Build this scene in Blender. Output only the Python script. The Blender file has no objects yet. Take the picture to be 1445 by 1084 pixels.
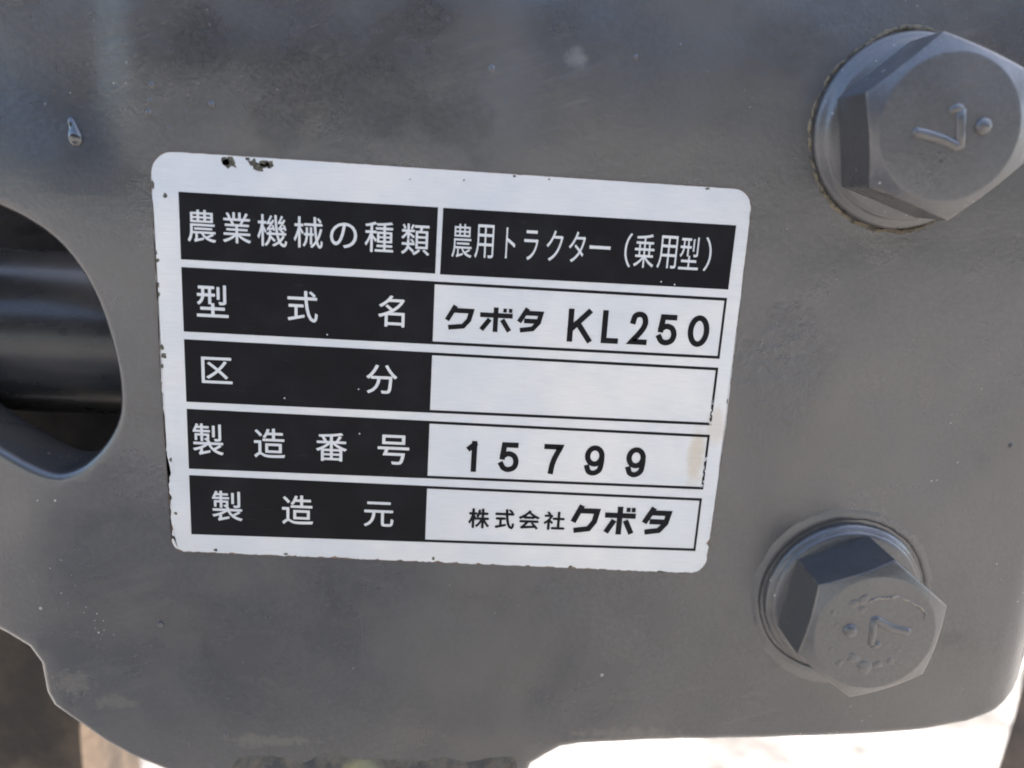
import bpy, bmesh, math, random
from mathutils import Vector, Matrix, noise

random.seed(7)
S = bpy.context.scene
C = S.collection
MM = 0.001
H0 = 0.42                      # height of the plate's print origin above the ground, metres


def W(x, y, z):                # millimetres round the name plate -> world metres
    return Vector((x * MM, y * MM, z * MM + H0))


# ------------------------------------------------------------------ camera
cam_d = bpy.data.cameras.new('camera')
cam = bpy.data.objects.new('camera', cam_d)
C.objects.link(cam)
S.camera = cam
right = Vector((0.99723199, -0.04325143, 0.06047866))
up = Vector((-0.04802676, 0.24624655, 0.96801656))
back = Vector((-0.05676076, -0.96824168, 0.24348771))
m = Matrix.Identity(4)
for i in range(3):
    m[i][0], m[i][1], m[i][2] = right[i], up[i], back[i]
m.translation = W(34.3235, -99.2563, 3.8678)
cam.matrix_world = m
cam_d.sensor_width = 36.0
cam_d.lens = 36.0 * 1155.0 / 1445.0
cam_d.clip_start = 0.005
cam_d.clip_end = 500.0
cam_d.dof.use_dof = True
cam_d.dof.focus_distance = 0.103
cam_d.dof.aperture_fstop = 17.0

# ------------------------------------------------------------------ light
SUN_EL, SUN_AZ = 47.0, 42.0    # azimuth measured from +Y (behind the bracket) towards +X
world = bpy.data.worlds.new('World')
S.world = world
world.use_nodes = True
nt = world.node_tree
nt.nodes.clear()
sky = nt.nodes.new('ShaderNodeTexSky')
sky.sky_type = 'NISHITA'
sky.sun_disc = False
sky.sun_elevation = math.radians(SUN_EL)
sky.sun_rotation = math.radians(SUN_AZ)
sky.dust_density = 4.0
sky.air_density = 1.0
bg = nt.nodes.new('ShaderNodeBackground')
bg.inputs['Strength'].default_value = 0.13
out = nt.nodes.new('ShaderNodeOutputWorld')
nt.links.new(sky.outputs[0], bg.inputs['Color'])
nt.links.new(bg.outputs[0], out.inputs['Surface'])

sd = bpy.data.lights.new('sun', 'SUN')
sd.energy = 3.2
sd.angle = math.radians(0.5)
sd.color = (1.0, 0.91, 0.78)
sun = bpy.data.objects.new('sun', sd)
C.objects.link(sun)
el, az = math.radians(SUN_EL), math.radians(SUN_AZ)
to_sun = Vector((math.sin(az) * math.cos(el), math.cos(az) * math.cos(el), math.sin(el)))
sun.rotation_euler = to_sun.to_track_quat('Z', 'Y').to_euler()
sun.location = to_sun * 3 + Vector((0, 0, H0))

S.view_settings.view_transform = 'Standard'
S.view_settings.look = 'None'
S.view_settings.gamma = 1.0
S.view_settings.use_curve_mapping = False
S.view_settings.exposure = 2.5
S.cycles.filter_width = 1.9

# ------------------------------------------------------------------ material helpers
class NT:
    """Small node builder; every texture is laid out in millimetres on the real surfaces."""
    def __init__(s, name):
        s.m = bpy.data.materials.new(name)
        s.m.use_nodes = True
        s.t = s.m.node_tree
        s.t.nodes.clear()
        s.o = s.n('ShaderNodeOutputMaterial')
        s.b = s.n('ShaderNodeBsdfPrincipled')
        s.l(s.b.outputs[0], s.o.inputs['Surface'])
        g = s.n('ShaderNodeNewGeometry')
        sub = s.n('ShaderNodeVectorMath', operation='SUBTRACT')
        sub.inputs[1].default_value = (0, 0, H0)
        s.l(g.outputs['Position'], sub.inputs[0])
        mul = s.n('ShaderNodeVectorMath', operation='SCALE')
        mul.inputs['Scale'].default_value = 1000.0
        s.l(sub.outputs[0], mul.inputs[0])
        s.p = mul.outputs[0]

    def n(s, kind, **kw):
        x = s.t.nodes.new(kind)
        for k, v in kw.items():
            setattr(x, k, v)
        return x

    def l(s, a, b):
        s.t.links.new(a, b)

    def put(s, sock, v):
        if hasattr(v, 'is_output'):
            s.l(v, sock)
        elif isinstance(v, (tuple, list)) and len(v) == 3 and sock.type == 'RGBA':
            sock.default_value = (*v, 1)
        else:
            sock.default_value = v

    def map(s, scale=(1, 1, 1), rot=(0, 0, 0), loc=(0, 0, 0), kind='POINT'):
        x = s.n('ShaderNodeMapping', vector_type=kind)
        x.inputs['Scale'].default_value = scale
        x.inputs['Rotation'].default_value = rot
        x.inputs['Location'].default_value = loc
        s.l(s.p, x.inputs['Vector'])
        return x.outputs[0]

    def noise(s, scale, detail=4, rough=.55, vec=None, dist=0.0):
        x = s.n('ShaderNodeTexNoise')
        x.inputs['Scale'].default_value = scale
        x.inputs['Detail'].default_value = detail
        x.inputs['Roughness'].default_value = rough
        x.inputs['Distortion'].default_value = dist
        s.l(vec or s.p, x.inputs['Vector'])
        return x.outputs['Fac']

    def ramp(s, f, a, b, v0=0.0, v1=1.0):
        x = s.n('ShaderNodeMapRange', interpolation_type='SMOOTHSTEP')
        s.l(f, x.inputs['Value'])
        x.inputs['From Min'].default_value = a
        x.inputs['From Max'].default_value = b
        x.inputs['To Min'].default_value = v0
        x.inputs['To Max'].default_value = v1
        return x.outputs[0]

    def math(s, op, a, b=0.0):
        x = s.n('ShaderNodeMath', operation=op)
        s.put(x.inputs[0], a)
        s.put(x.inputs[1], b)
        return x.outputs[0]

    def mix(s, f, a, b):
        x = s.n('ShaderNodeMix', data_type='RGBA')
        s.put(x.inputs[0], f)
        s.put(x.inputs[6], a)
        s.put(x.inputs[7], b)
        return x.outputs[2]

    def spot(s, c, r, wob=0.35, scale=.25):
        """1 inside a ragged blob of radius r (mm) round c, 0 outside."""
        d = s.n('ShaderNodeVectorMath', operation='SUBTRACT')
        s.l(s.p, d.inputs[0])
        d.inputs[1].default_value = c
        k = s.n('ShaderNodeVectorMath', operation='MULTIPLY')
        s.l(d.outputs[0], k.inputs[0])
        k.inputs[1].default_value = (1 / r[0], 0, 1 / r[1])
        ln = s.n('ShaderNodeVectorMath', operation='LENGTH')
        s.l(k.outputs[0], ln.inputs[0])
        w = s.math('MULTIPLY', s.math('SUBTRACT', s.noise(scale, 5, .6), .5), wob * 4)
        return s.ramp(s.math('ADD', ln.outputs['Value'], w), 1.0, 0.35)

    def bump(s, items, bevel=0.0):
        prev = None
        if bevel:
            bv = s.n('ShaderNodeBevel', samples=6)
            bv.inputs['Radius'].default_value = bevel * MM
            prev = s.bev = bv.outputs[0]
        for h, strength, dist in items:
            x = s.n('ShaderNodeBump')
            s.put(x.inputs['Strength'], strength)
            x.inputs['Distance'].default_value = dist * MM
            s.l(h, x.inputs['Height'])
            if prev:
                s.l(prev, x.inputs['Normal'])
            prev = x.outputs[0]
        if prev:
            s.l(prev, s.b.inputs['Normal'])

    def set(s, **kw):
        for k, v in kw.items():
            s.put(s.b.inputs[k.replace('_', ' ')], v)
        return s.m


def paint_material(name, bevel=0.0, base=(.0265, .0275, .0305), dusty=.5, rough=.27, wear=True):
    t = NT(name)
    big = t.ramp(t.noise(.045, 3, .5), .35, .68)
    col = t.mix(big, tuple(c * .85 for c in base), tuple(c * 1.10 for c in base))
    grime = t.noise(.05, 4, .5, t.map(loc=(31, 5, 17)))
    dust = t.ramp(grime, .42, .72, 0, dusty)
    col = t.mix(dust, col, (.075, .066, .053))
    # smears wiped upwards to the right
    sm = t.noise(.55, 4, .62, t.map(scale=(5, 1, .55), rot=(0, math.radians(-20), 0), kind='TEXTURE'))
    smask = t.ramp(t.noise(.06, 3, .5, t.map(loc=(3, 0, 40))), .5, .7, 0, .6)
    if wear:
        smask = t.math('MAXIMUM', smask, t.spot((38, 0, 14.5), (17, 8), .3, .12))
        smask = t.math('MAXIMUM', smask, t.spot((-6.5, 0, 13), (3.6, 7), .3, .2))  # pale streaks that also paint in the hazy highlight at upper left
        smask = t.math('MAXIMUM', smask, t.spot((76, 0, -68.5), (7, 3.2), .3, .3))
        smask = t.math('MAXIMUM', smask, t.spot((78, 0, -63), (5, 3), .3, .3))
    smear_sheen = t.math('MULTIPLY', t.ramp(sm, .50, .74, 0, .5), smask)
    col = t.mix(smear_sheen, col, (.09, .087, .08))
    # dark oily blots
    blot = t.ramp(t.noise(.11, 4, .5, t.map(loc=(29, 2, 47))), .58, .74, 0, .3)
    col = t.mix(blot, col, tuple(c * .62 for c in base))
    matt = blot
    if wear:
        for c, rr in (((21, 0, 12), (8, 5.5)), ((31.5, 0, 10), (5, 4.5)), ((12, 0, 11), (4, 6)), ((4, 0, 17), (5, 4)), ((28, 0, 21), (4, 2.5))):
            q = t.spot(c, (rr[0] * 1.3, rr[1] * 1.3), .75, .11)
            matt = t.math('MAXIMUM', matt, t.math('MULTIPLY', q, .42))
            col = t.mix(t.math('MULTIPLY', q, .3), col, tuple(c_ * .5 for c_ in base))
    # light specks of lime and dust, two sizes
    spk = t.ramp(t.noise(.09, 2, .5, t.map(loc=(60, 0, 3))), .5, .6)
    if wear:
        spk = t.math('MAXIMUM', spk, t.spot((56, 0, 9.5), (10, 6), .2, .2))
    for sc, k in ((.42, .28), (.95, .3)):
        v = t.n('ShaderNodeTexVoronoi', feature='F1')
        v.inputs['Scale'].default_value = sc
        t.l(t.map(loc=(sc * 9, .2, 0)), v.inputs['Vector'])
        size = t.math('MULTIPLY', t.math('POWER', v.outputs['Color'], 3.5), k)
        sp = t.math('MULTIPLY', t.math('LESS_THAN', v.outputs['Distance'], size), spk)
        col = t.mix(t.math('MULTIPLY', sp, .85), col, (.48, .46, .41))
    if wear:
        pk = t.spot((45.2, 0, 17.6), (1.7, 1.5), .3, .9)
        col = t.mix(t.math('MULTIPLY', pk, .45), col, (.24, .235, .225))
        for c, rr, k in (((-16.5, 0, -66), (3.2, 2.2), .6), ((-11.5, 0, -68.6), (4.2, 1.2), .5), ((60, 0, -71.5), (9, 1.2), .5), ((10, 0, -74), (8, 1.3), .5)):
            col = t.mix(t.math('MULTIPLY', t.spot(c, rr, .7, .9), k * .7), col, (.17, .15, .11))
    fine = t.noise(1.9, 4, .7)
    col = t.mix(t.ramp(fine, .36, .68, 0, .6), col, tuple(c * 1.75 for c in base))
    rn = t.ramp(t.noise(.09, 3, .5, t.map(loc=(0, 8, 0))), .3, .7, rough - .05, rough + .08)
    rn = t.math('ADD', rn, t.math('MULTIPLY', t.math('ADD', smear_sheen, dust), .22))
    items = [(t.noise(.04, 2, .4), .8, 2.2), (t.noise(.9, 3, .55), .3, .14), (fine, .4, .1), (sm, t.math('MULTIPLY', smask, .15), .3)]
    if wear:
        rp = t.spot((74.5, 0, -18), (9, 13), .3, .1)
        items.append((t.noise(.75, 6, .62, dist=.5), t.math("MULTIPLY", rp, 1.0), .45))
    t.bump(items, bevel)
    if bevel:                   # corners rubbed to tan primer in broken patches, also painting in cream edge highlights
        g = t.n('ShaderNodeNewGeometry')
        d = t.n('ShaderNodeVectorMath', operation='DOT_PRODUCT')
        t.l(t.bev, d.inputs[0])
        t.l(g.outputs['Normal'], d.inputs[1])
        ed = t.ramp(d.outputs['Value'], .99, .93)
        ed = t.math('MULTIPLY', ed, t.ramp(t.noise(.35, 5, .62), .47, .6, 0, .8))
        col = t.mix(ed, col, (.17, .135, .095))
    return t.set(Base_Color=col, Roughness=rn, Specular_IOR_Level=t.ramp(matt, 0, 1, 1.0, .45), Coat_Weight=t.ramp(matt, 0, 1, .6, .2), Coat_Roughness=.24)


M = {}
M['paint'] = paint_material('grey_paint')
M['bolt'] = paint_material('bolt_paint', bevel=.55, base=(.038, .038, .040), dusty=.55, rough=.31, wear=False)

t = NT('silver_plate')
br = t.noise(1.0, 3, .6, t.map(scale=(.35, 1, 14)))
cl = t.ramp(t.noise(.07, 4, .55), .35, .7)
col = t.mix(cl, (.63, .665, .70), (.72, .73, .735))
col = t.mix(t.ramp(br, .3, .75, 0, .35), col, (.50, .53, .565))
edge = t.noise(.35, 6, .65)
col = t.mix(t.ramp(t.noise(1.6, 4, .6, t.map(scale=(1, 1, .8), loc=(4, 0, 8))), .66, .76, 0, .5), col, (.62, .57, .5))
st = t.spot((64.5, 0, -29.6), (1.5, 5.0), .3, .7)
col = t.mix(t.math('MULTIPLY', st, .55), col, (.53, .45, .33))
st2 = t.spot((66.6, 0, -25.6), (1.8, 3.4), .25, .4)
col = t.mix(t.math('MULTIPLY', st2, .4), col, (.55, .47, .37))
t.bump([(br, .09, .1), (t.noise(.05, 3), .6, 1.2)])
M['silver'] = t.set(Base_Color=col, Metallic=.75, Roughness=t.ramp(br, .3, .7, .42, .56), Specular_IOR_Level=.4)

t = NT('black_print')
n1 = t.ramp(t.noise(.13, 5, .6), .4, .75, 0, .6)
col = t.mix(n1, (.006, .006, .0075), (.016, .016, .019))
col = t.mix(t.ramp(t.noise(.8, 4, .6, t.map(scale=(.3, 1, 2), rot=(0, .3, 0))), .6, .8, 0, .3), col, (.06, .06, .06))
M['ink'] = t.set(Base_Color=col, Roughness=.5, Specular_IOR_Level=.15)

t = NT('rust_edge')
M['rustedge'] = t.set(Base_Color=t.mix(t.ramp(t.noise(.9, 5, .6), .35, .65), (.10, .045, .03), (.25, .17, .12)), Roughness=.8)

t = NT('chipped_spot')
M['chip'] = t.set(Base_Color=t.mix(t.ramp(t.noise(2.2, 4, .6), .4, .62), (.035, .036, .03), (.12, .11, .07)), Roughness=.6)

t = NT('old_crust')
n1 = t.noise(1.1, 6, .65)
t.bump([(n1, .8, .5)])
M['crust'] = t.set(Base_Color=t.mix(t.math('MULTIPLY', t.ramp(n1, .36, .56), t.ramp(t.noise(.12, 3), .4, .6, .5, 1)), (.055, .05, .043), (.21, .175, .115)), Roughness=.85)

t = NT('flake_edge')
M['flake'] = t.set(Base_Color=t.mix(t.ramp(t.noise(1.5, 4, .6), .4, .6), (.12, .115, .11), (.27, .23, .18)), Roughness=.6)

t = NT('weld_metal')
n1 = t.noise(.35, 6, .62)
t.bump([(t.noise(.8, 6, .62), .7, .8)])
col = t.mix(t.ramp(n1, .35, .65), (.075, .070, .064), (.15, .13, .10))
rs = t.spot((22.3, 0, -78.2), (3.4, 2.4), .1, .4)
col = t.mix(rs, col, (.26, .24, .14))
rs = t.spot((22.6, 0, -78.4), (1.2, .7), .1, .4)
col = t.mix(rs, col, (.20, .07, .02))
M['weld'] = t.set(Base_Color=col, Roughness=.75, Specular_IOR_Level=.3)

t = NT('shaft_paint')
n1 = t.noise(.12, 5, .6, t.map(scale=(.6, 1, 1)))
t.bump([(t.noise(.8, 4, .6), .12, .2)])
M['shaft'] = t.set(Base_Color=t.mix(t.ramp(n1, .4, .7), (.028, .029, .032), (.055, .052, .048)),
                   Roughness=t.ramp(n1, .3, .7, .24, .34), Coat_Weight=.25, Coat_Roughness=.16)

t = NT('gloss_paint')
M['gloss'] = t.set(Base_Color=(.03, .032, .036), Roughness=.1, Coat_Weight=.8, Coat_Roughness=.04, Specular_IOR_Level=.8)

t = NT('rusty_steel')
n1 = t.noise(.06, 7, .62)
t.bump([(t.noise(.25, 6, .6), .6, 1.0)])
M['rusty'] = t.set(Base_Color=t.mix(t.ramp(n1, .35, .68), (.028, .021, .016), (.095, .066, .045)), Roughness=.8)

t = NT('pale_ground')
n1 = t.noise(.009, 8, .66)
col = t.mix(t.ramp(n1, .42, .58), (.09, .086, .082), (.30, .29, .28))
v = t.n('ShaderNodeTexVoronoi', feature='F1')
v.inputs['Scale'].default_value = .055
t.l(t.p, v.inputs['Vector'])
col = t.mix(t.ramp(v.outputs['Distance'], .1, .6, .45, 0), col, (.09, .08, .07))
t.bump([(v.outputs['Distance'], .5, 6), (n1, .4, 10)])
M['ground'] = t.set(Base_Color=col, Roughness=.9)

# ------------------------------------------------------------------ object helpers
def thing(name, base, label, cat, group=None):
    o = bpy.data.objects.new(name, None)
    o.empty_display_size = .01
    C.objects.link(o)
    o.location = W(*base)
    o['label'] = label
    o['category'] = cat
    if group:
        o['group'] = group
    o['_b'] = base
    return o


def base_of(p):
    while p.parent:
        p = p.parent
    return Vector(p['_b'])


def mesh(name, bm, mat, parent, smooth=35, label=None):
    """bm holds millimetre coordinates; link it as one mesh under its thing."""
    b = base_of(parent)
    for v in bm.verts:
        v.co = (v.co - b) * MM
    bmesh.ops.recalc_face_normals(bm, faces=bm.faces)
    me = bpy.data.meshes.new(name)
    bm.to_mesh(me)
    bm.free()
    me.materials.append(M[mat])
    if smooth:
        me.shade_smooth()
        me.set_sharp_from_angle(angle=math.radians(smooth))
    o = bpy.data.objects.new(name, me)
    C.objects.link(o)
    o.parent = parent
    if label:
        o['label'] = label
    return o


def prism(bm, pts, y0, y1):
    """solid between y0 (front) and y1 (back) over an x/z outline; the front may be any polygon."""
    f = [bm.verts.new((x, y0, z)) for x, z in pts]
    k = [bm.verts.new((x, y1, z)) for x, z in pts]
    n = len(pts)
    bm.faces.new(f)
    bm.faces.new(k[::-1])
    for i in range(n):
        bm.faces.new((f[i], f[(i + 1) % n], k[(i + 1) % n], k[i]))


def box(bm, x0, x1, y0, y1, z0, z1):
    prism(bm, [(x0, z0), (x1, z0), (x1, z1), (x0, z1)], y0, y1)


def lathe(bm, c, prof, n=96, wob=None):
    """revolve (radius, y) round the y axis through c = (x, z)."""
    rings = []
    for r, y in prof:
        ring = []
        for i in range(n):
            a = 2 * math.pi * i / n
            dr, dy = wob(a, r, y) if wob else (0, 0)
            ring.append(bm.verts.new((c[0] + (r + dr) * math.cos(a), y + dy, c[1] + (r + dr) * math.sin(a))))
        rings.append(ring)
    for a, b in zip(rings, rings[1:]):
        for i in range(n):
            bm.faces.new((a[i], a[(i + 1) % n], b[(i + 1) % n], b[i]))
    return rings


def tube(bm, pts, rad, n=10, cap=True, flat=1.0):
    """tube along 3-D points, rad a number or a list; flat squashes it along y."""
    pts = [Vector(p) for p in pts]
    rr = rad if isinstance(rad, (list, tuple)) else [rad] * len(pts)
    rings = []
    for i, p in enumerate(pts):
        d = (pts[min(i + 1, len(pts) - 1)] - pts[max(i - 1, 0)]).normalized()
        u = Vector((0, 1, 0)) - d * d.y
        u = u.normalized() if u.length > 1e-4 else Vector((1, 0, 0))
        v = d.cross(u)
        rings.append([bm.verts.new(p + (u * math.cos(2 * math.pi * k / n) * flat + v * math.sin(2 * math.pi * k / n)) * rr[i]) for k in range(n)])
    for a, b in zip(rings, rings[1:]):
        for k in range(n):
            bm.faces.new((a[k], a[(k + 1) % n], b[(k + 1) % n], b[k]))
    if cap:
        bm.faces.new(rings[0][::-1])
        bm.faces.new(rings[-1])


def dome(bm, c, rx, rz, h, y, n=14, k=5, rag=0.0, seed=0.0):
    """low rounded blob on the plane y, bulging h towards -y."""
    rings = []
    for j in range(k):
        q = math.cos(j / k * math.pi / 2)
        hh = math.sin(j / k * math.pi / 2)
        ring = []
        for i in range(n):
            a = 2 * math.pi * i / n
            w = 1 + rag * noise.noise((math.cos(a) * 1.6 + seed, math.sin(a) * 1.6, seed * 2.3)) * 1.6
            ring.append(bm.verts.new((c[0] + rx * q * w * math.cos(a), y - h * hh, c[1] + rz * q * w * math.sin(a))))
        rings.append(ring)
    for a, b in zip(rings, rings[1:]):
        for i in range(n):
            bm.faces.new((a[i], a[(i + 1) % n], b[(i + 1) % n], b[i]))
    top = bm.verts.new((c[0], y - h, c[1]))
    for i in range(n):
        bm.faces.new((rings[-1][i], rings[-1][(i + 1) % n], top))


def catmull(p, closed=False, k=6):
    n = len(p)
    o = []
    for i in range(n if closed else n - 1):
        g = (lambda j: p[j % n]) if closed else (lambda j: p[max(0, min(n - 1, j))])
        a, b, c, d = g(i - 1), g(i), g(i + 1), g(i + 2)
        for s in range(k):
            u = s / k
            o.append(tuple(.5 * (2 * b[q] + (c[q] - a[q]) * u + (2 * a[q] - 5 * b[q] + 4 * c[q] - d[q]) * u * u
                                 + (3 * b[q] - a[q] - 3 * c[q] + d[q]) * u ** 3) for q in range(len(b))))
    if not closed:
        o.append(tuple(p[-1]))
    return o


# ------------------------------------------------------------------ ground
bm = bmesh.new()
R = 60.0
vs = [bm.verts.new(p) for p in ((-R, -R, 0), (R, -R, 0), (R, R, 0), (-R, R, 0))]
bm.faces.new(vs)
me = bpy.data.meshes.new('ground')
bm.to_mesh(me)
bm.free()
me.materials.append(M['ground'])
g = bpy.data.objects.new('ground', me)
C.objects.link(g)
g['kind'] = 'structure'

# ------------------------------------------------------------------ support frame behind, plus added light blockers
FR = thing('tractor_frame', (35, 62, -H0 * 1000), 'dark rusty steel frame standing behind the grey bracket', 'frame')
bm = bmesh.new()
box(bm, -95, 205, 48, 58, -58, 110)
mesh('rear_plate', bm, 'rusty', FR, 0)
bm = bmesh.new()
box(bm, -95, 45, 14, 48, -55, -51)  # added to block light from below so the hole stays dark
mesh('shade_shelf', bm, 'rusty', FR, 0)
bm = bmesh.new()
box(bm, -420, 520, -700, -120, 62.2, 68)  # added out of view to shade the bracket and the ground in front
mesh('shade_panel', bm, 'rusty', FR, 0)
for x0, x1 in ((190, 204),):
    bm = bmesh.new()
    box(bm, x0, x1, -600, 47.8, 50, 62)  # made-up arm, out of view, carrying the added shading panel
    mesh('shade_panel_arm', bm, 'rusty', FR, 0)
for x0, x1 in ((-92, -45), (185, 204)):
    bm = bmesh.new()
    box(bm, x0, x1, 58.2, 86, -H0 * 1000, 105)
    bmesh.ops.subdivide_edges(bm, edges=[e for e in bm.edges if abs(e.verts[0].co.z - e.verts[1].co.z) > 50], cuts=60, use_grid_fill=True)
    for v in bm.verts:
        v.co.x += 1.8 * noise.noise(v.co * .06)
    mesh('frame_leg', bm, 'rusty', FR, 40)

# ------------------------------------------------------------------ bracket
BY = 0.3                        # its front face; the plate's printed face is y = 0
BT = 10.0
BR = thing('bracket', (40, BY + BT / 2, -84), 'thick grey painted steel bracket carrying the silver data plate and two bolts', 'bracket')
hole = [(-20.37, -3.33), (-15.78, -5.74), (-12.77, -8.87), (-10.58, -12.95), (-9.21, -17.62), (-8.39, -22.43),
        (-8.34, -26.03), (-8.8, -28.4), (-10.0, -30.8), (-11.7, -33.0), (-13.9, -34.9), (-16.6, -35.9), (-19.6, -35.3),
        (-23.1, -33.62), (-28.5, -30.4), (-35, -25), (-38, -17), (-36, -8), (-30, -3.2), (-25, -2.2)]
hole = catmull(hole, True, 5)
outer = [(-75, -36), (-52, -46), (-38, -53.5), (-25.4, -59.56), (-22.6, -61.2), (-21.2, -63.4), (-21.0, -65.4), (-20.8, -67.8),
         (-19.9, -69.9), (-17.6, -71.6), (-12.9, -75.2), (-9.6, -77.2), (-3.5, -80.2), (2, -82.3), (8, -83.5), (43.5, -83.5),
         (45.2, -82.5), (45.6, -79.5), (46.4, -77.2), (48.4, -75.6), (50.4, -74.3), (53, -73.7), (62, -73.0), (71.42, -72.63), (80, -72.2), (88.88, -71.57), (96, -70.9),
         (102.25, -70.2), (109.25, -68.6), (113.4, -66.6), (116.4, -64.4), (118.2, -61.5), (119, -57.0),
         (119, -30), (119, 0), (119, 40), (119, 72), (-75, 72)]
BV = 1.1                        # edge rounding


def ragged(pts, amp, freq=.4):
    o = []
    for i, p in enumerate(pts):
        q = pts[(i + 1) % len(pts)]
        L = math.hypot(q[0] - p[0], q[1] - p[1])
        k = max(1, int(L / 1.6)) if L < 30 else 1
        for s in range(k):
            x, z = p[0] + (q[0] - p[0]) * s / k, p[1] + (q[1] - p[1]) * s / k
            w = amp * noise.noise((x * freq, z * freq, 1.7))
            o.append((x, z + w))
    return o


cu = bpy.data.curves.new('outline', 'CURVE')
cu.dimensions = '2D'
cu.fill_mode = 'BOTH'
cu.extrude = BT / 2 - BV
cu.bevel_depth = BV
cu.bevel_resolution = 4
cu.offset = -BV
for pts in (ragged(outer, .1), hole):
    sp = cu.splines.new('POLY')
    sp.points.add(len(pts) - 1)
    for q, (x, z) in zip(sp.points, pts):
        q.co = (x, z, 0, 1)
    sp.use_cyclic_u = True
co = bpy.data.objects.new('outline', cu)
C.objects.link(co)
bpy.context.view_layer.update()
me = bpy.data.meshes.new_from_object(co.evaluated_get(bpy.context.evaluated_depsgraph_get()))
bpy.data.objects.remove(co)
bm = bmesh.new()
bm.from_mesh(me)
bpy.data.meshes.remove(me)
bmesh.ops.remove_doubles(bm, verts=bm.verts, dist=.002)
for v in bm.verts:
    x, y, z = v.co
    v.co = (x, BY + BT / 2 - y * 0 - z, y)
for x in [-60 + 3.0 * i for i in range(57)] + [109.5 + .6 * i for i in range(16)] + [-11 + .8 * i for i in range(10)]:
    bmesh.ops.bisect_plane(bm, geom=bm.verts[:] + bm.edges[:] + bm.faces[:], plane_co=(x, 0, 0), plane_no=(1, 0, 0), dist=.0005)
for z in [-81 + 4.0 * i for i in range(38)]:
    bmesh.ops.bisect_plane(bm, geom=bm.verts[:] + bm.edges[:] + bm.faces[:], plane_co=(0, 0, z), plane_no=(0, 0, 1), dist=.0005)


def bend(x, z):
    """the casting falls away gently left of the hole, along its right edge and its lower rim."""
    d = 0.0
    if x < -7:
        d += .004 * (x + 7) ** 2
    if x > 111.2:
        d += 7.8 - math.sqrt(max(0.0, 7.8 ** 2 - (x - 111.2) ** 2))
    u, w = min(1, max(0, (-3.0 - x) / 7.5)), min(1, max(0, (z + 3) / 17))
    d += 1.5 * u * u * (3 - 2 * u) * w * w * (3 - 2 * w)
    return min(d, 8.0)


for v in bm.verts:
    x, y, z = v.co
    calm = min(1.0, max(0.0, max(-6 - x, x - 71, z - 8, -49 - z) / 6))
    v.co.y += bend(x, z) + calm * .35 * noise.noise((x * .05, z * .05, 4.2))
bmesh.ops.triangulate(bm, faces=bm.faces)
mesh('casting', bm, 'paint', BR, 50)

# weld bead and lumps on the lower lip: one uneven swelling that sinks into the face
bm = bmesh.new()
NX, NZ = 120, 26
grid = []
for i in range(NX + 1):
    x = 3.5 + 41.3 * i / NX
    col_ = []
    for j in range(NZ + 1):
        z = -83.2 + 9.6 * j / NZ
        zc = -80.2 + 1.1 * noise.noise((x * .11, 3, 0)) + 2.0 * max(0, (x - 38) / 7) ** 2
        hw = 4.2 + .9 * noise.noise((x * .25, 8, 0))
        q = max(0.0, 1 - ((z - zc) / hw) ** 2) * min(1, (x - 3.5) / 3, max(0, 44.8 - x) / 3)
        h = q * (1.2 + .6 * noise.noise((x * .22, z * .2, 2))) + q * .5 * noise.noise((x * .8, z * .8, 6)) + q * .2 * noise.noise((x * 2.2, z * 2.2, 1))
        col_.append(bm.verts.new((x, BY + .3 - h, z)))
    grid.append(col_)
for i in range(NX):
    for j in range(NZ):
        bm.faces.new((grid[i][j], grid[i + 1][j], grid[i + 1][j + 1], grid[i][j + 1]))
# close it behind, inside the steel
bord = [grid[i][0] for i in range(NX + 1)] + [grid[NX][j] for j in range(1, NZ + 1)] + [grid[i][NZ] for i in range(NX - 1, -1, -1)] + [grid[0][j] for j in range(NZ - 1, 0, -1)]
bk = [bm.verts.new((v.co.x, BY + 1.5, v.co.z)) for v in bord]
for i in range(len(bord)):
    j = (i + 1) % len(bord)
    bm.faces.new((bord[j], bord[i], bk[i], bk[j]))
bm.faces.new(bk)
mesh('weld_bead', bm, 'weld', BR, 60, 'rough brownish weld bead on the lower lip')

# runs and nibs in the paint
bm = bmesh.new()
rings = []
yb = BY + bend(-11.8, 6)
dr = catmull([(-12.35, yb, 7.55, .12), (-12.2, yb - .02, 7.2, .38), (-11.95, yb - .05, 6.4, .55), (-11.8, yb - .12, 5.6, .82), (-11.72, yb - .12, 4.9, .78), (-11.72, yb - .05, 4.45, .5), (-11.72, yb, 4.2, .1)], k=4)
tube(bm, [q[:3] for q in dr], [max(.05, q[3]) for q in dr], 18, flat=.75)
mesh('paint_drip', bm, 'gloss', BR, 60, 'shiny dark teardrop of paint above the hole')
nibs = [(-2.6, 11.6, .35), (-2.9, 9.9, .3), (-3.1, 8.6, .38), (-2.4, 8.4, .22), (4.0, 9.9, .42), (-.9, 7.1, .25), (1.1, 9.0, .2),
        (27.5, 20.3, .35), (30.4, 20.6, .4), (35.6, 15.8, .5), (52, 18.2, .3), (57, 19.8, .25), (-4.6, -56.5, .35), (3.6, -73.2, .4), (106.5, -26.3, .3)]
for i, (x, z, r) in enumerate(nibs):
    bm = bmesh.new()
    dome(bm, (x, z), r, r * 1.15, r * .75, BY + bend(x, z) + .08, 10, 4, .2, i * 1.3)
    mesh('paint_nib', bm, 'paint', BR, 60)

# ------------------------------------------------------------------ name plate
PL = thing('name_plate', (32.5, .3, -46), 'silver machine data plate with black Japanese print on the grey bracket', 'data plate')


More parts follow.
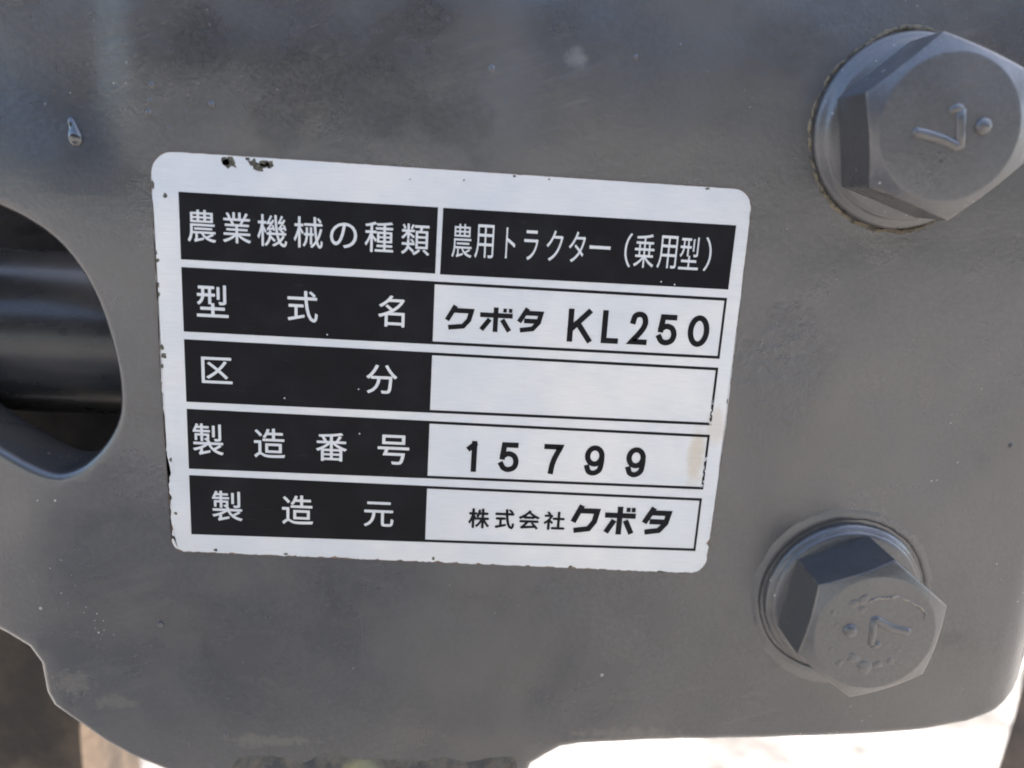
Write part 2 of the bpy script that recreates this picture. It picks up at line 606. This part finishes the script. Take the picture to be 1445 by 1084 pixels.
def plate_outline(grow, rag):
    L0, L1, R0, R1 = -3.02 - grow, -2.45 - grow, 67.55 + grow, 67.95 + grow
    T0, T1, B0, B1 = 4.45 + grow, 4.24 + grow, -45.62 - grow, -46.12 - grow
    o = []

    def arc(cx, cz, r, a0, a1, n=10):
        for i in range(n + 1):
            a = math.radians(a0 + (a1 - a0) * i / n)
            o.append((cx + r * math.cos(a), cz + r * math.sin(a)))

    def line(x0, z0, x1, z1):
        L = math.hypot(x1 - x0, z1 - z0)
        n = int(L / .28)
        for i in range(1, n):
            o.append((x0 + (x1 - x0) * i / n, z0 + (z1 - z0) * i / n))
    arc(L0 + 2.7, T0 - 2.7, 2.7, 180, 90)
    line(L0 + 2.7, T0, R0 - 2.3, T1)
    arc(R0 - 2.3, T1 - 2.3, 2.3, 90, 0)
    line(R0, T1 - 2.3, R1, -25)
    line(R1, -25, R1 - .25, B1 + 2.2)
    arc(R1 - .25 - 2.2, B1 + 2.2, 2.2, 0, -90)
    line(R1 - 2.45, B1, L1 + 1.4, B0)
    arc(L1 + 1.4, B0 + 1.5, 1.5, -90, -180, 6)
    line(L1, B0 + 1.5, L0, -20)
    line(L0, -20, L0, T0 - 2.7)
    if not rag:
        return o
    p = []
    for x, z in o:
        f = lambda s, q: noise.noise((x * s, z * s, q))
        a = .04
        if x < 0:
            a = .10 + .30 * min(1, max(0, (-z - 8) / 22))
        elif z < -40:
            a = .30
        elif x > 66:
            a = .10
        w = a * (max(0, f(.9, 1) - .05) * 1.5 + .6 * max(0, f(2.6, 2)) + .35 * f(5, 3) + .1)
        dx, dz = 32.5 - x, -20.8 - z
        if x < -1.2 and -44 < z < 2:
            dx, dz = 1, 0
        elif x > 66.4 and z > -44:
            dx, dz = -1, 0
        else:
            L = math.hypot(dx * .15, dz)
            dx, dz = dx * .15 / L, dz / L
        p.append((x + dx * w, z + dz * w))
    return p


def flat_solid(bm, pts, y0, y1):
    prism(bm, pts, y0, y1)
    bmesh.ops.triangulate(bm, faces=[f for f in bm.faces if len(f.verts) > 4])


bm = bmesh.new()
flat_solid(bm, plate_outline(.07, False), .14, .45)
mesh('backing_layer', bm, 'rustedge', PL, 0, 'thin rusty edge showing round the silver sheet')
bm = bmesh.new()
flat_solid(bm, plate_outline(0, True), 0, .2)
mesh('silver_sheet', bm, 'silver', PL, 0)

YI, YL = -.018, -.036          # ink and lettering faces


def panel(quad):
    bm = bmesh.new()
    prism(bm, quad, YI, .05)
    return mesh('printed_panel', bm, 'ink', PL, 0)


def glyph(bm, ch, cx, cz, w, h, off, y=YL):
    c = bpy.data.curves.new('glyph', 'FONT')
    c.body = ch
    c.resolution_u = 4
    o = bpy.data.objects.new('glyph', c)
    C.objects.link(o)
    bpy.context.view_layer.update()
    me = bpy.data.meshes.new_from_object(o.evaluated_get(bpy.context.evaluated_depsgraph_get()))
    bpy.data.objects.remove(o)
    bpy.data.curves.remove(c)
    xs = [v.co.x for v in me.vertices]
    ys = [v.co.y for v in me.vertices]
    x0, x1, y0, y1 = min(xs), max(xs), min(ys), max(ys)
    # a heavier weight: the same glyph printed a hair's breadth apart
    sh = [(0, 0)] if off <= 0 else [(off, 0), (-off, 0), (0, off), (0, -off)]
    for k, (ox, oz) in enumerate(sh):
        vs = [bm.verts.new((cx + ox + ((v.co.x - x0) / (x1 - x0) - .5) * (w - 2 * off), y - .0012 * k,
                            cz + oz + ((v.co.y - y0) / (y1 - y0) - .5) * (h - 2 * off))) for v in me.vertices]
        for p in me.polygons:
            bm.faces.new([vs[i] for i in p.vertices])
    bpy.data.meshes.remove(me)


def stroke(bm, pts, w, y=YL):
    """flat ribbon of width w along x/z points, square ends, mitred corners."""
    P = [Vector(p) for p in pts]
    closed = (P[0] - P[-1]).length < 1e-4
    if closed:
        P = P[:-1]
    n = len(P)
    if not closed:
        P[0] = P[0] + (P[0] - P[1]).normalized() * w / 2 * .98
        P[-1] = P[-1] + (P[-1] - P[-2]).normalized() * w / 2 * .98
    a, b = [], []
    for i in range(n):
        d0 = (P[i] - P[i - 1]).normalized() if (closed or i > 0) else None
        d1 = (P[(i + 1) % n] - P[i]).normalized() if (closed or i < n - 1) else None
        d0 = d0 or d1
        d1 = d1 or d0
        t = (d0 + d1).normalized()
        k = min(2.2, 1 / max(.3, t.dot(d1)))
        nn = Vector((-t.y, t.x)) * w / 2 * k
        for lst, s in ((a, 1), (b, -1)):
            q = P[i] + nn * s
            lst.append(bm.verts.new((q.x, y, q.y)))
    for i in range(n if closed else n - 1):
        j = (i + 1) % n
        bm.faces.new((a[i], a[j], b[j], b[i]))


EL = [(.5 + .5 * math.sin(2 * math.pi * i / 28), .5 + .5 * math.cos(2 * math.pi * i / 28)) for i in range(29)]
SG = {   # hand-drawn block letters: strokes in a unit box, 'c' = smooth curve
    'K': [('', [(0, 0), (0, 1)]), ('', [(.93, 1), (.03, .36)]), ('', [(.36, .60), (1, 0)])],
    'L': [('', [(0, 1), (0, 0), (1, 0)])],
    '2': [('', catmull([(.02, .74), (.14, .93), (.48, 1), (.84, .93), (.97, .73), (.86, .52), (.5, .27), (.12, .06)]) + [(.02, 0), (1, 0)])],
    '5': [('', [(.93, 1), (.16, 1), (.06, .50)]), ('', catmull([(.10, .54), (.3, .62), (.55, .64), (.86, .55), (1, .33), (.88, .1), (.52, 0), (.18, .05), (0, .2)]))],
    '0': [('', EL)],
    '1': [('', [(1, 1), (1, 0)]), ('', [(1, .97), (.1, .82)])],
    '7': [('', [(0, 1), (1, 1)] + catmull([(.98, .97), (.66, .6), (.48, .3), (.40, 0)]))],
    '9': [('', [(x, .36 + y * .64) for x, y in EL]), ('', catmull([(1, .68), (1, .45), (.9, .14), (.52, 0), (.16, .05), (.02, .22)]))],
    'ク': [('', [(.26, 1), (0, .47)]), ('', [(.24, .87), (1, .87), (.90, .42), (.66, .10), (.12, .02)])],
    'ボ': [('', [(0, .72), (1, .72)]), ('', [(.48, 1), (.48, 0)]), ('', [(.22, .42), (.03, .06)]), ('', [(.76, .42), (.94, .04)]),
           ('', [(.80, 1.0), (.80, .97)]), ('', [(1.0, 1.0), (1.0, .97)])],
    'タ': [('', [(.28, 1), (0, .50)]), ('', [(.26, .87), (1, .87), (.90, .42), (.62, .08), (.12, .0)]), ('', [(.30, .47), (.86, .47)])],
}


def block(bm, ch, cx, cz, w, h, sw):
    for i, (k, pts) in enumerate(SG[ch]):
        s = sw * (.72 if ch == 'ボ' and i > 3 else 1)
        stroke(bm, [(cx + (x - .5) * (w - sw), cz + (y - .5) * (h - sw)) for x, y in pts], s, YL - .0012 * i)


def lettering(parent, chars, mat, off=None, sw=None, label=None):
    bm = bmesh.new()
    for q in chars:
        if sw and q[0] in SG:
            block(bm, *q, sw)
        else:
            glyph(bm, *q, off or 0)
    o = mesh('lettering', bm, mat, parent, 0, label)
    return o


p = panel([(0, 0), (30.1, 0), (30.05, -7.84), (0, -7.82)])
lettering(p, [('農', 2.52, -3.8, 3.31, 3.75), ('業', 6.6, -3.77, 3.27, 3.58), ('機', 10.71, -3.85, 3.47, 3.71), ('械', 14.91, -3.82, 3.42, 3.64),
              ('の', 19.06, -3.92, 3.19, 2.99), ('種', 23.25, -3.88, 3.39, 3.59), ('類', 27.56, -3.93, 3.37, 3.68)], 'silver', .02)
p = panel([(30.7, -.02), (66.02, -.02), (66.03, -7.8), (30.63, -7.9)])
lettering(p, [('農', 33.1, -3.75, 2.41, 3.98), ('用', 35.76, -3.68, 2.27, 4.0), ('ト', 38.91, -3.7, 1.16, 3.63), ('ラ', 41.4, -3.81, 1.7, 3.55),
              ('ク', 44.24, -3.71, 1.98, 3.68), ('タ', 46.95, -3.7, 1.99, 3.68), ('ー', 49.73, -3.6, 2.56, 0.42), ('（', 53.16, -3.73, 0.85, 4.13),
              ('乗', 55.17, -3.7, 2.47, 4.04), ('用', 57.99, -3.69, 2.34, 3.97), ('型', 60.7, -3.69, 2.43, 3.94), ('）', 62.98, -3.66, 0.85, 4.13)], 'silver', 0.0)
ROWS = [((-8.72, -16.52), (-8.84, -16.55), [('型', 3.53, -12.62, 3.77, 3.92), ('式', 14.25, -12.69, 3.62, 3.8), ('名', 24.93, -12.7, 3.22, 3.84)],
         [[('ク', 33.24, -13.09, 3.41, 3.07), ('ボ', 37.71, -13.07, 4.02, 3.06), ('タ', 41.93, -12.95, 3.11, 3.04)],
          [('K', 48.08, -13.26, 3.04, 4.15), ('L', 51.89, -13.23, 2.17, 4.15), ('2', 55.43, -13.19, 2.3, 4.17), ('5', 58.98, -13.23, 2.5, 3.9), ('0', 62.94, -13.17, 2.72, 4.0)]]),
        ((-17.46, -25.35), (-17.68, -25.3), [('区', 3.83, -21.17, 3.73, 3.32), ('分', 23.94, -21.3, 3.84, 3.72)], []),
        ((-26.26, -34.13), (-26.56, -34.09), [('製', 2.5, -30.14, 3.8, 4.15), ('造', 10.1, -30.29, 3.86, 3.91), ('番', 17.82, -30.43, 3.9, 3.79), ('号', 25.61, -30.44, 3.98, 3.95)],
         [[], [('1', 35.54, -30.87, 1.35, 4.17), ('5', 40.33, -30.78, 2.57, 4.01), ('7', 46.0, -30.79, 2.46, 4.06), ('9', 51.37, -30.72, 2.54, 4.11), ('9', 56.75, -30.72, 2.52, 4.09)]]),
        ((-35.0, -43.1), (-35.31, -42.85), [('製', 4.65, -39.01, 3.85, 4.13), ('造', 13.56, -39.16, 3.96, 4.03), ('元', 23.94, -39.33, 3.83, 3.46)],
         [[('ク', 50.9, -38.92, 3.7, 3.99), ('ボ', 55.46, -38.9, 4.1, 3.97), ('タ', 60.37, -38.78, 3.75, 3.85)],
          [], [('株', 36.93, -39.35, 2.78, 2.8), ('式', 40.3, -39.31, 2.57, 2.82), ('会', 43.49, -39.29, 2.81, 2.71), ('社', 46.81, -39.29, 2.82, 2.65)]])]
XS, XE = 30.05, 66.02
for ri, ((l0, l1), (r0, r1), left, rightt) in enumerate(ROWS):
    f = XS / XE
    m0, m1 = l0 + (r0 - l0) * f, l1 + (r1 - l1) * f
    p = panel([(0, l0), (XS, m0), (XS, m1), (0, l1)])
    lettering(p, left, 'silver', .035)
    bm = bmesh.new()
    b = .37
    y = YI
    for quad in ([(XS, m0), (XE, r0), (XE, r0 - b), (XS, m0 - b)], [(XS, m1 + b), (XE, r1 + b), (XE, r1), (XS, m1)],
                 [(XE - .31, r0 - b), (XE, r0 - b), (XE, r1 + b), (XE - .31, r1 + b)]):
        prism(bm, quad, y, .05)
    cb = mesh('cell_border', bm, 'ink', PL, 0)
    for k, chars in enumerate(rightt):
        if chars:
            lettering(cb, chars, 'ink', .075, (0.60 if ri == 0 else .74) if k == 0 else (.70 if k == 1 else None))

# worn places: bare spots in the silver and in the printed border
chips = [(6.0, 3.65, .62, .42), (5.4, 3.75, .35, .3), (8.6, 3.8, .38, .3), (9.3, 3.3, .5, .36), (9.9, 3.75, .4, .36), (10.5, 3.7, .32, .34), (8.0, 4.2, .2, .14),
         (-1.55, -.55, .27, .27), (-2.85, .6, .16, .45), (-2.75, -8.1, .32, .25), (-2.9, -7.2, .2, .3), (-2.8, -11.0, .15, .35), (-2.75, -12.2, .14, .3),
         (-2.7, -18.6, .3, .4), (-2.5, -19.7, .4, .35), (-2.75, -21.0, .2, .3), (33.0, 3.3, .14, .13), (26.7, 3.0, .09, .09), (38.9, 4.1, .2, .14), (43, 4.0, .12, .1),
         (62.0, 4.05, .34, .14), (31.2, -45.3, .22, .22), (12.0, -45.4, .3, .16), (49.5, -45.75, .25, .2), (3, -45.2, .28, .22), (-1.9, -40.3, .25, .2), (-2.2, -33, .2, .3),
         (67.7, -22, .08, .4)]
for i, (x, z, rx, rz) in enumerate(chips):
    bm = bmesh.new()
    pts = []
    for k in range(14):
        a = 2 * math.pi * k / 14
        w = 1 + .75 * noise.noise((math.cos(a) * 1.7 + i * 3.1, math.sin(a) * 1.7, i))
        pts.append((x + (1.4 if z > 3 and x < 12 else .9) * rx * w * math.cos(a), z + (1.3 if z > 3 and x < 12 else .9) * rz * w * math.sin(a)))
    prism(bm, pts, -.012, .1)
    mesh('chip', bm, 'chip', PL, 0)
for i in range(22):               # flecks where the border ink has worn through
    x = XE - .16 + random.uniform(-.2, .15)
    z = random.choice([random.uniform(-25.4, -22.0), random.uniform(-34, -29.5)])
    r = random.uniform(.05, .16)
    bm = bmesh.new()
    prism(bm, [(x + r * math.cos(a) * random.uniform(.6, 1.3), z + 1.7 * r * math.sin(a) * random.uniform(.6, 1.3)) for a in [k * math.pi / 3.5 for k in range(7)]], -.026, .02)
    mesh('worn_fleck', bm, 'silver', PL, 0)
for x, z in ((57.6, -7.3), (59.3, -7.55), (12, -24.3), (21.1, -22.7), (17.2, -16.0), (21.3, -28.5)):
    bm = bmesh.new()
    prism(bm, [(x + .1 * math.cos(a), z + .1 * math.sin(a)) for a in [k * math.pi / 3 for k in range(6)]], -.027, .0)
    mesh('worn_fleck', bm, 'silver', PL, 0)

# ------------------------------------------------------------------ bolts
TOP = -9.3


def bolt(c, rot, label, crust, mark, dot, Rv=9.95, fr=11.25):
    B = thing('hexagon_bolt', (c[0], BY, c[1]), label, 'bolt', 'bolts holding the bracket')
    bm = bmesh.new()
    rings = lathe(bm, c, [(fr, BY + .3), (fr, -.2), (fr - .1, -.5), (fr - .32, -.72), (fr - .6, -.86), (10.25, -1.0), (10.12, -1.2), (9.95, -1.4), (9.6, -1.52), (4, -1.6)], 120,
                  lambda a, r, y: (.05 * noise.noise((math.cos(a) * 3, math.sin(a) * 3, r)), 0))
    bm.faces.new(rings[-1])
    bm.faces.new(rings[0][::-1])
    mesh('flange', bm, 'bolt', B, 40)
    # hexagonal head with a turned chamfer
    bm = bmesh.new()
    n = 120
    r0 = 7.75
    ap = Rv * math.cos(math.pi / 6)
    lo, hi, mid, tp = [], [], [], []
    for i in range(n):
        a = 2 * math.pi * i / n
        rr = ap / math.cos((a % (math.pi / 3)) - math.pi / 6)
        A = a + math.radians(rot)
        ca, sa = math.cos(A), math.sin(A)
        yt = TOP + max(0, rr - r0) * .40
        lo.append(bm.verts.new((c[0] + rr * ca, -1.4, c[1] + rr * sa)))
        hi.append(bm.verts.new((c[0] + rr * ca, yt, c[1] + rr * sa)))
        mid.append(bm.verts.new((c[0] + r0 * ca, TOP, c[1] + r0 * sa)))
        tp.append(bm.verts.new((c[0] + (r0 - 1) * ca, TOP - .02, c[1] + (r0 - 1) * sa)))
    for a, b in ((lo, hi), (hi, mid), (mid, tp)):
        for i in range(n):
            bm.faces.new((a[i], a[(i + 1) % n], b[(i + 1) % n], b[i]))
    bm.faces.new(tp)
    bm.faces.new(lo[::-1])
    mesh('head', bm, 'bolt', B, 12)
    bm = bmesh.new()
    rings = lathe(bm, c, [(5.9, 0), (5.9, 52)], 32)
    bm.faces.new(rings[0]); bm.faces.new(rings[1])
    mesh('shank', bm, 'rusty', B, 40)
    for pts, r in mark:
        bm = bmesh.new()
        a, b = Vector(pts[0]), Vector(pts[-1])
        pts = [a - (Vector(pts[1]) - a).normalized() * .3] + [Vector(q) for q in pts] + [b + (b - Vector(pts[-2])).normalized() * .3]
        rl = list(r) if isinstance(r, list) else [r] * (len(pts) - 2)
        tube(bm, [(x, TOP + .16, z) for x, z in pts], [rl[0] * .45] + rl + [rl[-1] * .45], 14, True, .85)
        mesh('embossed_seven', bm, 'bolt', B, 60)
    bm = bmesh.new()
    dome(bm, dot, .95, .95, .6, TOP + .02, 20, 6)
    mesh('embossed_dot', bm, 'bolt', B, 60)
    # the paint cracked round the flange
    bm = bmesh.new()

    def wob(a, r, y):
        q = noise.noise((math.cos(a) * 5, math.sin(a) * 5, r * .3 + c[0])) * .3 + noise.noise((math.cos(a) * 26, math.sin(a) * 26, r)) * .2
        return (q * crust, (noise.noise((math.cos(a) * 22, math.sin(a) * 22, 7 + r)) * .25) * crust if y < BY else 0)
    if crust > .5:
        lathe(bm, c, [(11.85, BY + .2), (11.65, BY - .06), (11.45, BY - .16), (11.3, BY - .1), (11.15, BY + .2)], 240, wob)
        mesh('paint_crust', bm, 'crust', B, 60, 'flaking sandy crust of old paint round the flange')
    else:
        lathe(bm, c, [(13.6, BY + .15), (12.8, BY - .02), (12.1, BY - .16), (11.6, BY - .22), (11.3, BY - .12), (11.15, BY + .3)], 120, wob)
        mesh('paint_ring', bm, 'bolt', B, 60)
    return B


u = catmull([(81.15, 11.3), (82.6, 11.1), (84.3, 10.75), (86.35, 10.05)], k=4)
B1 = bolt((84.98, 11.93), 102.1 - 60, 'grey painted hexagon bolt with sandy crusted rim, beside the upper right plate corner', 1.0,
          [(u, .62), ([(86.45, 10.0), (86.3, 11.2), (86.1, 12.6), (85.85, 13.85)], .62), ([(85.85, 13.9), (85.3, 14.0), (84.75, 13.7)], [.6, .58, .45])], (88.6, 12.35))
u = catmull([(86.8, -46.75), (88.0, -47.4), (89.4, -48.0), (91.5, -48.45)], k=4)
B2 = bolt((87.18, -48.84), 22.5, 'grey painted hexagon bolt with blistered flaking face, beside the lower right plate corner', .3,
          [(u, .62), ([(86.75, -46.75), (86.85, -48.4), (87.05, -50.3)], .58), ([(87.05, -50.35), (87.95, -50.4)], .58)], (83.95, -48.5), 9.85, 10.85)
# torn paint on the blistered face
fl = catmull([(85.7, -44.4), (86.6, -43.95), (88.0, -43.85), (89.0, -43.5), (90.2, -44.0), (91.5, -44.55), (92.9, -45.4), (93.2, -46.6)], k=4)
bm = bmesh.new()
rr = []
for i, q in enumerate(fl):
    rr.append((.2 if i < 26 else .1) * (1 + .6 * noise.noise((q[0] * 1.7, q[1] * 1.7, 2))))
tube(bm, [(x + .18 * noise.noise((x * 2, z * 2, 1)), TOP - .01, z + .18 * noise.noise((x * 2, z * 2, 5))) for x, z in fl], rr, 8)
mesh('flake_edge', bm, 'flake', B2, 60, 'pale torn edge of flaking paint')
for i, (x, z, r) in enumerate([(81.4, -46.1, .45), (83.9, -44.7, .6), (84.9, -44.2, .7), (85.0, -45.6, .5), (82.1, -47.8, .4), (83.3, -53.2, .5),
                                (85.0, -52.4, .7), (86.7, -53.6, .85), (88.3, -53.1, .6), (89.8, -52.6, .55), (81.9, -51.2, .4), (90.6, -51.0, .4)]):
    bm = bmesh.new()
    dome(bm, (x, z), r * 1.25, r * 1.05, r * .3, TOP + .05, 16, 5, .3, i * 2.1)
    mesh('paint_blister', bm, 'bolt', B2, 60)

# ------------------------------------------------------------------ shaft behind the hole
SH = thing('cross_shaft', (-40, 24, -22.5), 'dark glossy round shaft running sideways behind the bracket hole', 'shaft')
bm = bmesh.new()
n = 72
rings = []
for x, r in ((-82, 11.2), (-81, 12.0), (-6, 12.0), (-5, 11.2)):
    rings.append([bm.verts.new((x, 24 + r * math.cos(2 * math.pi * i / n), -22.5 + r * math.sin(2 * math.pi * i / n))) for i in range(n)])
for a, b in zip(rings, rings[1:]):
    for i in range(n):
        bm.faces.new((a[i], a[(i + 1) % n], b[(i + 1) % n], b[i]))
bm.faces.new(rings[0]); bm.faces.new(rings[-1])
mesh('shaft_body', bm, 'shaft', SH, 40)
bm = bmesh.new()
box(bm, -80, -66, 34, 48.5, -30, -16)
mesh('shaft_mount', bm, 'rusty', SH, 0)

for o in bpy.data.objects:
    if '_b' in o:
        del o['_b']
